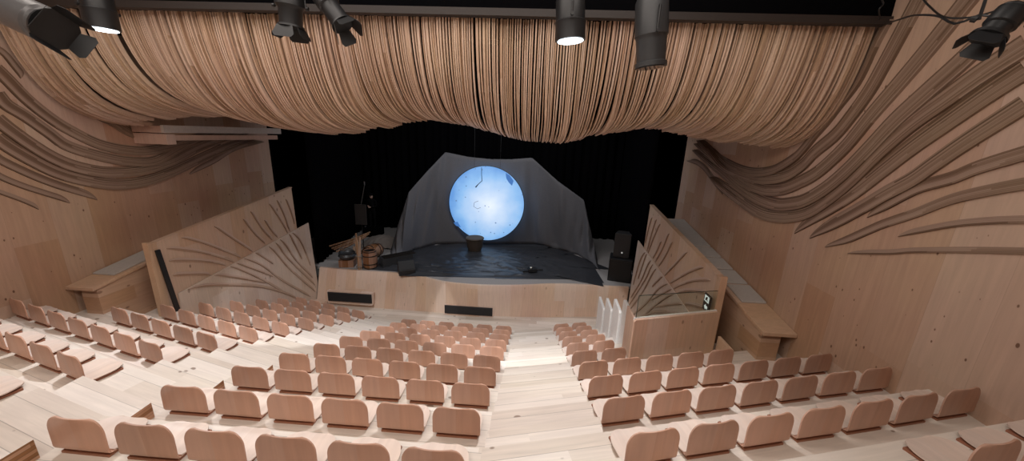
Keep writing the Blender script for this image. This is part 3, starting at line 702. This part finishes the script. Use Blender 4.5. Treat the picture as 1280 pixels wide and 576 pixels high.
# ------------------------------------------------------------------ stage props
def lathe(mb, prof, n=20, mi=0, c=(0, 0, 0), mat=None):
    rows = [[(c[0] + r * math.cos(2 * PI * i / n), c[1] + r * math.sin(2 * PI * i / n), c[2] + z) for i in range(n)] for r, z in prof]
    if mat is not None: rows = [[mat @ Vector(p) for p in r] for r in rows]
    mb.grid(rows, mi, wrap=True); b0 = len(mb.v) - n; mb.face([b0 + i for i in range(n)], mi); b1 = len(mb.v) - n * len(prof); mb.face([b1 + i for i in range(n)][::-1], mi)
def barrel(name, loc, r, h, label, rot=None):
    t = thing(name, label, 'barrel', loc)
    mm = rot.to_matrix().to_4x4() if rot else Matrix.Identity(4)
    mb = MB(); lathe(mb, [(r * .82, 0), (r * .93, h * .2), (r, h * .5), (r * .93, h * .8), (r * .82, h), (r * .78, h), (r * .76, h - .04)], 20, mat=mm); mb.build('staves', M['oldwood'], t, smooth=True)
    for zf, rf in ((.06, .86), (.28, .97), (.72, .97), (.94, .86)):
        mb = MB(); lathe(mb, [(r * rf + .006, h * zf - .018), (r * rf + .012, h * zf), (r * rf + .006, h * zf + .018)], 20, mat=mm); mb.build('hoop', M['iron'], t, smooth=True)
    return t
pB = onz(459, 338, ZS); barrel('wooden_barrel', (pB.x, pB.y + .3, ZS), .28, .74, 'reddish wooden barrel with iron hoops at the left front of the stage')
from mathutils import Euler
pB2 = onz(468, 321, ZS); barrel('wooden_barrel', (pB2.x + .15, pB2.y + .2, ZS + .30), .30, .75, 'dark barrel lying on its side behind the reddish barrel', Euler((math.radians(88), 0, math.radians(-20))))
t = thing('stick_bundle', 'upright tied bundle of rough sticks beside the reddish barrel', 'sticks', tuple(onz(449, 336.5, ZS)))
for dx_, dy_, h, le in ((0, 0, 1.45, .03), (.07, .03, 1.30, -.03), (-.05, .05, 1.1, .05), (.03, -.05, 1.2, 0.0)):
    mb = MB(); mb.tube([(dx_, dy_, 0), (dx_ + le * .5, dy_, h * .5), (dx_ - le, dy_ + .02, h)], [.04, .045, .03], 7); mb.build('stick', M['stick'], t, smooth=True)
for zz in (.55, .12):
    mb = MB(); mb.tube([(.10 * math.cos(a) + .01, .09 * math.sin(a) + .01, zz + .02 * math.sin(3 * a)) for a in [2 * PI * q / 12 for q in range(13)]], .022, 6, cap=False); mb.build('rope', M['palesheet'], t)
t = thing('plank_bundle', 'slanting bundle of old boards left of the upright sticks', 'planks', tuple(onz(428, 330, ZS) + Vector((.2, -.1, 0))))
pa, pc = onz(416, 327, ZS + .35) - t.location, onz(446, 322, ZS + .95) - t.location
pa = Vector((-.55, .35, .42)); pc = Vector((.55, .75, 1.0))
for q in range(4):
    mb = MB(); o_ = Vector((0, .05 * q, .05 * q + .02 * (q % 2))); d = Vector((.12 * q, 0, 0))
    mb.tube([pa + o_ - d, (pa + pc) / 2 + o_, pc + o_ + d * .3], [.035, .04, .03], 5); mb.build('board', M['stick'], t)
mb = MB(); mb.box((0.1, .6, .3), (.1, .1, .62)); mb.box((-.3, .5, .22), (.09, .09, .46)); mb.build('trestle_leg', M['stick'], t)
t = thing('wooden_crate', 'small dark wooden crate holding up a round black pot', 'crate', tuple(onz(431, 335, ZS) + Vector((0, .25, 0))), .2)
mb = MB(); mb.box((0, 0, .02), (.55, .4, .04)); 
for s_ in (-1, 1): mb.box((0, s_ * .19, .14), (.55, .03, .26)); mb.box((s_ * .26, 0, .14), (.03, .4, .26))
mb.box((0, 0, .275), (.57, .42, .02)); mb.build('slatted_box', M['oldwood'], t)
t = thing('black_pot', 'round black iron pot resting on the small crate', 'pot', tuple(onz(431, 335, ZS) + Vector((0, .25, .29))), 0)
mb = MB(); lathe(mb, [(.14, 0), (.27, .06), (.33, .16), (.29, .24), (.31, .27), (.28, .27), (.25, .2)], 24); mb.build('bowl', M['darkgrey'], t, smooth=True)
mb = MB(); mb.tube([(-.3, 0, .24), (-.26, 0, .4), (0, 0, .47), (.26, 0, .4), (.3, 0, .24)], .012, 6); mb.build('handle', M['iron'], t)
pq = onz(484, 333, ZS)
t = thing('dark_case', 'long dark slatted wooden case behind the black wedge monitor', 'case', (pq.x + .25, pq.y + .35, ZS), .75)
mb = MB(); mb.box((0, 0, .19), (1.25, .40, .36)); mb.build('case_body', M['darkgrey'], t)
for q in (-.15, 0, .15):
    mb = MB(); mb.box((0.1, q, .385), (1.3, .08, .03)); mb.build('lid_slat', M['iron'], t)
pw = onz(505, 345, ZS)
t = thing('wedge_monitor', 'black angular wedge monitor at the very front edge of the stage', 'speaker', (pw.x, pw.y + .28, ZS), .5)
mb = MB(); mb.slab([(-.3, -.22, 0), (-.3, .25, 0), (-.3, .25, .5), (-.3, .05, .5), (-.3, -.22, .2)], (.60, 0, 0)); bevel(mb.build('cabinet', M['blackp'], t), .01)
mb = MB(); mb.slab([(-.26, -.19, .225), (-.26, .03, .478), (-.26, .02, .495), (-.26, -.205, .24)], (.52, 0, 0)); mb.build('grille', M['black'], t)
pk = onz(592, 317, ZS)
t = thing('basket', 'dark round basket standing under the lower edge of the disc', 'basket', (pk.x, pk.y + .3, ZS))
mb = MB(); lathe(mb, [(.27, 0), (.36, .3), (.40, .60), (.41, .66), (.37, .66), (.33, .3)], 22); mb.build('body', M['basket'], t, smooth=True)
mb = MB(); lathe(mb, [(.40, .62), (.43, .65), (.40, .69)], 22); mb.build('rim', M['basket'], t, smooth=True)
# speakers at right
ps = onz(775, 353, ZS)
t = thing('subwoofer', 'large black subwoofer cabinet standing at the right edge of the stage', 'speaker', (5.72, 13.2, ZS), -.25)
mb = MB(); mb.box((0, .1, .45), (.85, .8, .9)); bevel(mb.build('cabinet', M['blackp'], t), .02)
mb = MB(); mb.box((0, -.31, .45), (.77, .02, .8)); mb.build('grille', M['black'], t)
t = thing('loudspeaker', 'dark grey loudspeaker stacked on the black subwoofer', 'speaker', (5.72, 13.3, ZS + .905), -.25)
mb = MB(); mb.prism([(-.3, -.2), (.3, -.2), (.2, .3), (-.2, .3)], 0, .95); bevel(mb.build('cabinet', plain('charcoal cabinet', (.028, .028, .03), .5), t), .02)
mb = MB(); mb.box((0, -.21, .48), (.52, .02, .86)); mb.build('grille', plain('charcoal grille', (.03, .03, .033), .6), t)
mb = MB(); lathe(mb, [(.0001, 0), (.03, 0), (.03, .01)], 12, mat=Matrix.Translation((0.02, -.225, .22)) @ Matrix.Rotation(PI / 2, 4, 'X')); mb.build('badge', emis('white badge', (1, 1, .95), .35), t)
# pole in front of the cloth
pp = onz(689, 304, ZS); ptop = ony(691, 238, pp.y)
t = thing('thin_pole', 'thin black upright pole with pale tip right of the disc', 'pole', (pp.x, pp.y - .1, ZS + .02))
mb = MB(); mb.tube([(0, 0, 0), (0, 0, ptop.z - ZS)], .018, 8); mb.build('shaft', M['black'], t)
mb = MB(); lathe(mb, [(.2, 0), (.2, .02), (.03, .03)], 16); mb.build('base', M['black'], t)
mb = MB(); lathe(mb, [(.02, 0), (.035, .03), (.03, .07), (.01, .08)], 10, c=(0, 0, ptop.z - ZS)); mb.build('tip', M['brass'], t)
# small dark lamp on the sheet
pl_ = onz(665, 341, ZS)
t = thing('floor_lantern', 'small black lantern lying on the plastic sheet, front right', 'lantern', (pl_.x, pl_.y, ZS + .05), .3)
mb = MB(); mb.box((0, 0, .09), (.34, .26, .14)); mb.box((.3, 0, .06), (.3, .05, .04)); mb.box((-.26, .03, .04), (.24, .12, .05)); bevel(mb.build('housing', M['black'], t))
mb = MB(); lathe(mb, [(.04, 0), (.05, .03), (.02, .05)], 12, c=(-.05, 0, .16)); mb.build('lens', M['brass'], t)
# crumpled pale sheet behind the props
mb = MB(); rows = []
q0 = onz(478, 306, ZS)
for a in range(15):
    rows.append([(q0.x + (a - 7) * .13, q0.y + (c - 4) * .16, ZS + .02 + .42 * max(0, 1 - ((a - 7) / 7.5) ** 2 - ((c - 4) / 4.6) ** 2) + .12 * abs(mnoise.noise(Vector((a * .6, c * .7, 1))))) for c in range(9)])
mb.grid(rows); o = mb.build('crumpled_sheet', M['palesheet'], smooth=False); md = o.modifiers.new('t', 'SOLIDIFY'); md.thickness = .01
tag(o, 'crumpled pale sheet heaped beside the left edge of the backcloth', 'sheet')
# music stand with note board, microphone above
pm = onz(452, 318, ZS)
ym = pm.y
t = thing('music_stand', 'tall black stand with square board and microphone boom at stage left', 'stand', (pm.x, ym, ZS))
a_, b_ = ony(443, 255, ym) - t.location, ony(459, 281, ym) - t.location
mb = MB(); mb.box(((a_.x + b_.x) / 2, 0, (a_.z + b_.z) / 2), (abs(b_.x - a_.x), .04, abs(a_.z - b_.z))); mb.build('board', M['darkgrey'], t)
mb = MB(); mb.tube([((a_.x + b_.x) / 2, .04, 0), ((a_.x + b_.x) / 2, .04, a_.z)], .02, 8); mb.build('post', M['black'], t)
for q in range(3):
    an = q * 2 * PI / 3 + .4; mb = MB(); mb.tube([((a_.x + b_.x) / 2, .04, .25), ((a_.x + b_.x) / 2 + .35 * math.cos(an), .04 + .35 * math.sin(an), .01)], .013, 6); mb.build('leg', M['black'], t)
mtop = ony(455, 231, ym) - t.location
mb = MB(); mb.tube([((a_.x + b_.x) / 2, .04, a_.z - .1), (mtop.x, .04, mtop.z)], .012, 6); mb.build('boom', M['grey'], t)
mb = MB(); mb.tube([(mtop.x, .04, mtop.z - .03), (mtop.x, .04, mtop.z + .13)], [.02, .03], 8); mb.build('microphone', M['grey'], t)

# person in black at stage left -----------------------------------------------------
def skin_body(name, verts, edges, radii, mat, parent, sub=2, root=0):
    me = bpy.data.meshes.new(name); me.from_pydata([tuple(v) for v in verts], edges, []); me.materials.append(mat)
    o = bpy.data.objects.new(name, me); C.objects.link(o); o.parent = parent
    sk = o.modifiers.new('skin', 'SKIN'); sk.use_smooth_shade = True
    if not me.skin_vertices: me.attributes.new('skin_dummy', 'FLOAT', 'POINT')
    layer = me.skin_vertices[0].data if me.skin_vertices else None
    if layer:
        for k, r in enumerate(radii):
            layer[k].radius = (r, r) if not isinstance(r, tuple) else r
            layer[k].use_root = (k == root)
    ss = o.modifiers.new('sub', 'SUBSURF'); ss.levels = sub; ss.render_levels = sub
    return o
YPERS = 17.3
ph = ony(464, 246, YPERS)
tb = thing('black_riser', 'low black riser under the person in black clothes', 'riser', (ph.x, YPERS, ZS + .006))
zr = 0.42
mb = MB(); mb.box((0, 0, zr / 2), (.8, .8, zr)); mb.build('deck', M['void'], tb)
mb = MB()
for sx_ in (-1, 1):
    for sy_ in (-1, 1): mb.box((sx_ * .36, sy_ * .36, zr / 2), (.05, .05, zr))
mb.build('legs', M['iron'], tb)
hz = ph.z - ZS - zr            # eye height above the riser
k_ = hz / 1.62
person = thing('person', 'person in black clothes and cap standing in the dark at stage left, hands before chest', 'person', (ph.x, YPERS, ZS + zr + .008))
sv = [(0, 0, .95), (0, .01, 1.15), (0, .01, 1.35), (0, .02, 1.47), (0, 0, 1.56),
      (-.19, .02, 1.42), (-.25, 0, 1.15), (-.10, -.22, 1.17), (.19, .02, 1.42), (.25, 0, 1.15), (.08, -.24, 1.12),
      (-.10, 0, .90), (-.11, -.01, .5), (-.11, .02, .09), (-.12, -.15, .04), (.10, 0, .90), (.12, -.01, .5), (.12, .02, .09), (.13, -.15, .04)]
ed = [(0, 1), (1, 2), (2, 3), (3, 4), (3, 5), (5, 6), (6, 7), (3, 8), (8, 9), (9, 10), (0, 11), (11, 12), (12, 13), (13, 14), (0, 15), (15, 16), (16, 17), (17, 18)]
ra = [.15, .14, .16, .09, .055, .07, .05, .04, .07, .05, .04, .10, .065, .05, .035, .10, .065, .05, .035]
blackcl = plain('black clothing', (.006, .006, .007), .9, spec=.1)
skin_body('body', [Vector(v) * k_ for v in sv], ed, [r * k_ for r in ra], blackcl, person)
mb = MB(); Rh = .105 * k_
rows = []
for a in range(13):
    th_ = PI * a / 12; rr = []
    for c in range(16):
        ph_ = 2 * PI * c / 16; x_ = math.sin(th_) * math.cos(ph_) * .80; y_ = math.sin(th_) * math.sin(ph_) * .95; z_ = math.cos(th_) * 1.15
        if z_ < -.2: x_ *= 1 - .28 * (-z_ - .2); y_ = y_ * (1 - .2 * (-z_ - .2))
        if abs(x_) < .25 and y_ < -.6 and -.35 < z_ < .1: y_ -= .22
        rr.append((x_ * Rh, y_ * Rh, z_ * Rh + 1.63 * k_))
    rows.append(rr)
mb.grid(rows, wrap=True); mb.build('head', M['skin'], person, smooth=True)
mb = MB()
for sx_ in (-1, 1): mb.box((sx_ * .035 * k_, -.098 * k_, 1.645 * k_), (.022 * k_, .01, .012 * k_))
mb.box((0, -.098 * k_, 1.575 * k_), (.045 * k_, .01, .01 * k_)); mb.build('face_features', ink, person)
mb = MB(); lathe(mb, [(.108 * k_, 1.69 * k_), (.112 * k_, 1.72 * k_), (.095 * k_, 1.775 * k_), (.03 * k_, 1.80 * k_)], 18); mb.box((0, -.115 * k_, 1.70 * k_), (.14 * k_, .06 * k_, .012)); mb.build('cap', blackcl, person, smooth=False)
for sx_, hx, hy, hzz in ((-1, -.085, -.25, 1.17), (1, .065, -.27, 1.12)):
    hv = [Vector((hx, hy, hzz)), Vector((hx - sx_ * .03, hy - .05, hzz + .01))]; he = [(0, 1)]; hr = [.028, .034]
    for q in range(4):
        b0 = len(hv); off = (q - 1.5) * .019
        hv += [hv[1] + Vector((-sx_ * .02, -.03, off)), hv[1] + Vector((-sx_ * (.05 + .01 * (1.5 - abs(q - 1.5))), -.035, off)), hv[1] + Vector((-sx_ * .065, -.01, off))]
        he += [(1, b0), (b0, b0 + 1), (b0 + 1, b0 + 2)]; hr += [.011, .009, .007]
    b0 = len(hv); hv += [hv[0] + Vector((0, -.03, .04)), hv[0] + Vector((-sx_ * .02, -.06, .055))]; he += [(0, b0), (b0, b0 + 1)]; hr += [.012, .009]
    skin_body('hand', [v * k_ for v in hv], he, [r * k_ for r in hr], M['skin'], person, 1)

# ------------------------------------------------------------------ theatre lamps hanging above the front
for PY, PL in ((5.2, 'steel lighting pipe above the frame near the header beam, carrying five lamps'), (3.05, 'steel lighting pipe above the frame nearest the viewer, carrying the outer two lamps')):
  pipe = thing('lighting_bar', PL, 'pipe', (0, PY, 9.3))
  mb = MB(); mb.tube([(-WX + .02, 0, 0), (WX - .02, 0, 0)], .03, 12); mb.build('pipe', M['darkgrey'], pipe)
  for xx in (-5, -1.5, 1.2, 5.2): mb = MB(); mb.tube([(xx, 0, 0), (xx, 0, 1.3)], .012, 6); mb.build('hanger', M['black'], pipe)
def axis_frame(a, b):
    """matrix with local -Z pointing from a to b, origin a"""
    d = (b - a).normalized(); q = d.to_track_quat('-Z', 'Y'); return Matrix.Translation(a) @ q.to_matrix().to_4x4()
def lamp(name, label, a, b, prof, mat, doors=0, lit=False, power=0, yoke=.15, clampz=9.3, door_len=.13, spin=0.0, fins=0, angle=95, lens_r=None, target=None):
    """prof: (radius, distance along the axis) from the rear at a; the lens is at the last entry"""
    KL = a.y / 3.25 if a.y > 4 else 1.0; py = 5.2 if a.y > 4 else 3.05; door_len *= KL; yoke *= KL; prof = [(q_[0] * KL, q_[1]) for q_ in prof]
    kz = (b - a).length / prof[-1][1]; prof = [(q_[0], q_[1] * kz) for q_ in prof]
    mw = axis_frame(a, b) @ Matrix.Rotation(spin, 4, 'Z')
    t = thing(name, label, 'lamp', tuple(a))
    def bu(mb, nm, mt_, sm=True): return keep(mb.build(nm, mt_, smooth=sm), t)
    mb = MB(); lathe(mb, [(r, -z) for r, z in prof], 24, mat=mw); bu(mb, 'housing', mat)
    for f in range(fins):
        mb = MB(); z = prof[0][1] + .03 + .025 * f; r = prof[1][0] + .008; lathe(mb, [(r, -z), (r, -z - .008)], 24, mat=mw); bu(mb, 'cooling_rib', M['black'])
    zl_ = prof[-1][1]; rl = lens_r or prof[-1][0] * .86
    mb = MB(); lathe(mb, [(rl, -zl_ - .004), (rl * .98, -zl_ - .010)], 24, mat=mw); bu(mb, 'lens', M['lens'] if lit else M['darklens'])
    zm = zl_ * .55; rb = max(r for r, z in prof)
    # yoke
    mb = MB()
    mid = mw @ Vector((0, 0, -zm)); sx = (mw.to_3x3() @ Vector((1, 0, 0)))
    top = Vector((mid.x, mid.y, mid.z + yoke + rb))
    cl = Vector((mid.x, py, clampz))
    pL, pR = mid + sx * (rb + .03), mid - sx * (rb + .03)
    up = _Z * (yoke + rb * .6)
    mb.tube([pL, pL + up, top + _Z * .02, pR + up, pR], .011, 6); bu(mb, 'yoke', M['black'])
    for pz in (pL, pR):
        mb = MB(); mb.tube([pz - sx * .01 * (1 if pz == pR else -1), pz + sx * (.04 if pz == pL else -.04)], .022, 8); bu(mb, 'side_knob', M['black'])
    mb = MB(); mb.tube([top + _Z * .02, Vector((top.x, py, clampz - .05))], .012, 6); mb.box((top.x, py, clampz), (.05, .09, .09)); bu(mb, 'hook_clamp', M['black'])
    if doors:
        r = prof[-1][0]
        mb = MB(); lathe(mb, [(r + .02, -zl_ + .01), (r + .025, -zl_ - .015)], 20, mat=mw)
        bu(mb, 'door_frame', M['black'])
        for q in range(doors):
            an = q * PI / 2 + PI / 4 * 0; m2 = mw @ Matrix.Translation((0, 0, -zl_ - .012)) @ Matrix.Rotation(an, 4, 'Z') @ Matrix.Translation((r * .95, 0, 0)) @ Matrix.Rotation(math.radians(-18 if q % 2 else -30), 4, 'Y')
            mb = MB(); L0 = door_len; ww = r * (.95 if q % 2 else .75)
            mb.slab([m2 @ Vector(p) for p in ((0, -ww * .8, 0), (0, ww * .8, 0), (0, ww * 1.1, -L0 * .75), (0, ww * .85, -L0), (0, -ww * .85, -L0), (0, -ww * 1.1, -L0 * .75))], m2.to_3x3() @ Vector((.004, 0, 0)))
            bu(mb, 'barn_door', M['black'], False)
    if power:
        lo = mw @ Vector((0, 0, -zl_ - .03)); tg = target or (mw @ Vector((0, 0, -zl_ - 3)))
        s = spot('flood_beam', lo, tg, power, COOL, angle, 0.5, rl * .8); keep(s, t)
        s.matrix_parent_inverse = Matrix.Translation(t.location).inverted()
    return t
Y = 5.2; YR = 3.25
FLOOD_POWER = 620
lamp('flood_lamp', 'black cylinder flood lamp, lit, hanging above the middle of the canopy', ony(713, -8, Y), ony(713, 51, Y), [(.06, 0), (.10, .02), (.115, .06), (.118, .24), (.128, .25), (.122, .28), (.122, .415)], M['black'], lit=True, power=FLOOD_POWER, target=Vector((1.8, 4.4, 2)))
lamp('flood_lamp', 'black cylinder flood lamp, lit, beside the big grey spotlight at top left', ony(116, -20, Y), ony(129, 37, Y), [(.06, 0), (.10, .02), (.11, .06), (.112, .22), (.12, .23), (.115, .26), (.115, .40)], M['black'], lit=True, power=FLOOD_POWER, target=Vector((-2.9, 4.4, 2)))
lamp('profile_spotlight', 'long dark grey profile spotlight pointing straight down, right of the middle flood', ony(815, -5, Y - .1), ony(813.5, 84, Y - .1), [(.06, 0), (.11, .01), (.125, .05), (.13, .36), (.122, .37), (.118, .40), (.112, .60), (.125, .61), (.125, .65)], M['darkgrey'], lit=False, yoke=.1)
lamp('barn_door_spotlight', 'small black spotlight with square barn doors pointing down, upper left', ony(362, -22, Y), ony(364, 33, Y), [(.05, 0), (.09, .02), (.11, .06), (.112, .18), (.10, .19), (.09, .21), (.088, .33)], M['black'], doors=4, spin=PI / 2, door_len=.10)
lamp('barn_door_spotlight', 'small black spotlight tilted down to the right with two open barn doors', ony(391, -22, Y), ony(428, 30, Y - .1), [(.05, 0), (.08, .02), (.085, .06), (.088, .2), (.075, .21), (.078, .36)], M['black'], doors=4, spin=PI / 4, door_len=.11)
lamp('barn_door_spotlight', 'black spotlight with barn doors aimed down left before the right wall', ony(1272, 8, YR - .2), ony(1236, 46, YR - .2), [(.05, 0), (.08, .02), (.09, .06), (.09, .17), (.075, .18), (.08, .27)], M['black'], doors=4, spin=PI / 4, door_len=.10, fins=3)
lamp('fresnel_spotlight', 'big grey tubular spotlight with black barn doors at the top left corner', ony(-60, -22, YR - .2), ony(68, 36, YR - .3), [(.06, 0), (.12, .02), (.14, .06), (.145, .56), (.13, .57), (.13, .62)], M['grey'], doors=4, spin=.5, door_len=.12, fins=0)
# cables by the right wall
def cable(pts, label, r=.009):
    L = [ony(u, v, y) for u, v, y in pts]; mb = MB(); mb.tube(poly_resample(L, 40), r, 6)
    tag(mb.build('power_cable', M['black'], smooth=True), label, 'cable')
cable([(1108, 30, 5.9), (1125, 24, 4.5), (1145, 19, 4.0), (1172, 20, 3.7), (1188, 28, 3.5), (1200, 29, 3.4), (1222, 19, 3.3), (1243, 20, 3.2), (1262, 12, 3.15)], 'dark cable sagging from the header beam to the right-hand spotlight')
cable([(1150, -6, 3.5), (1162, 8, 3.5), (1180, 21, 3.5), (1210, 22, 3.4), (1240, 15, 3.3), (1262, 6, 3.2)], 'thinner dark cable dropping from above the right-hand spotlight', .007)
cable([(1098, -6, 5.7), (1104, 4, 5.7), (1099, 12, 5.7), (1100, 24, 5.8)], 'short grey cable loop on the black fascia near the right wall', .010)
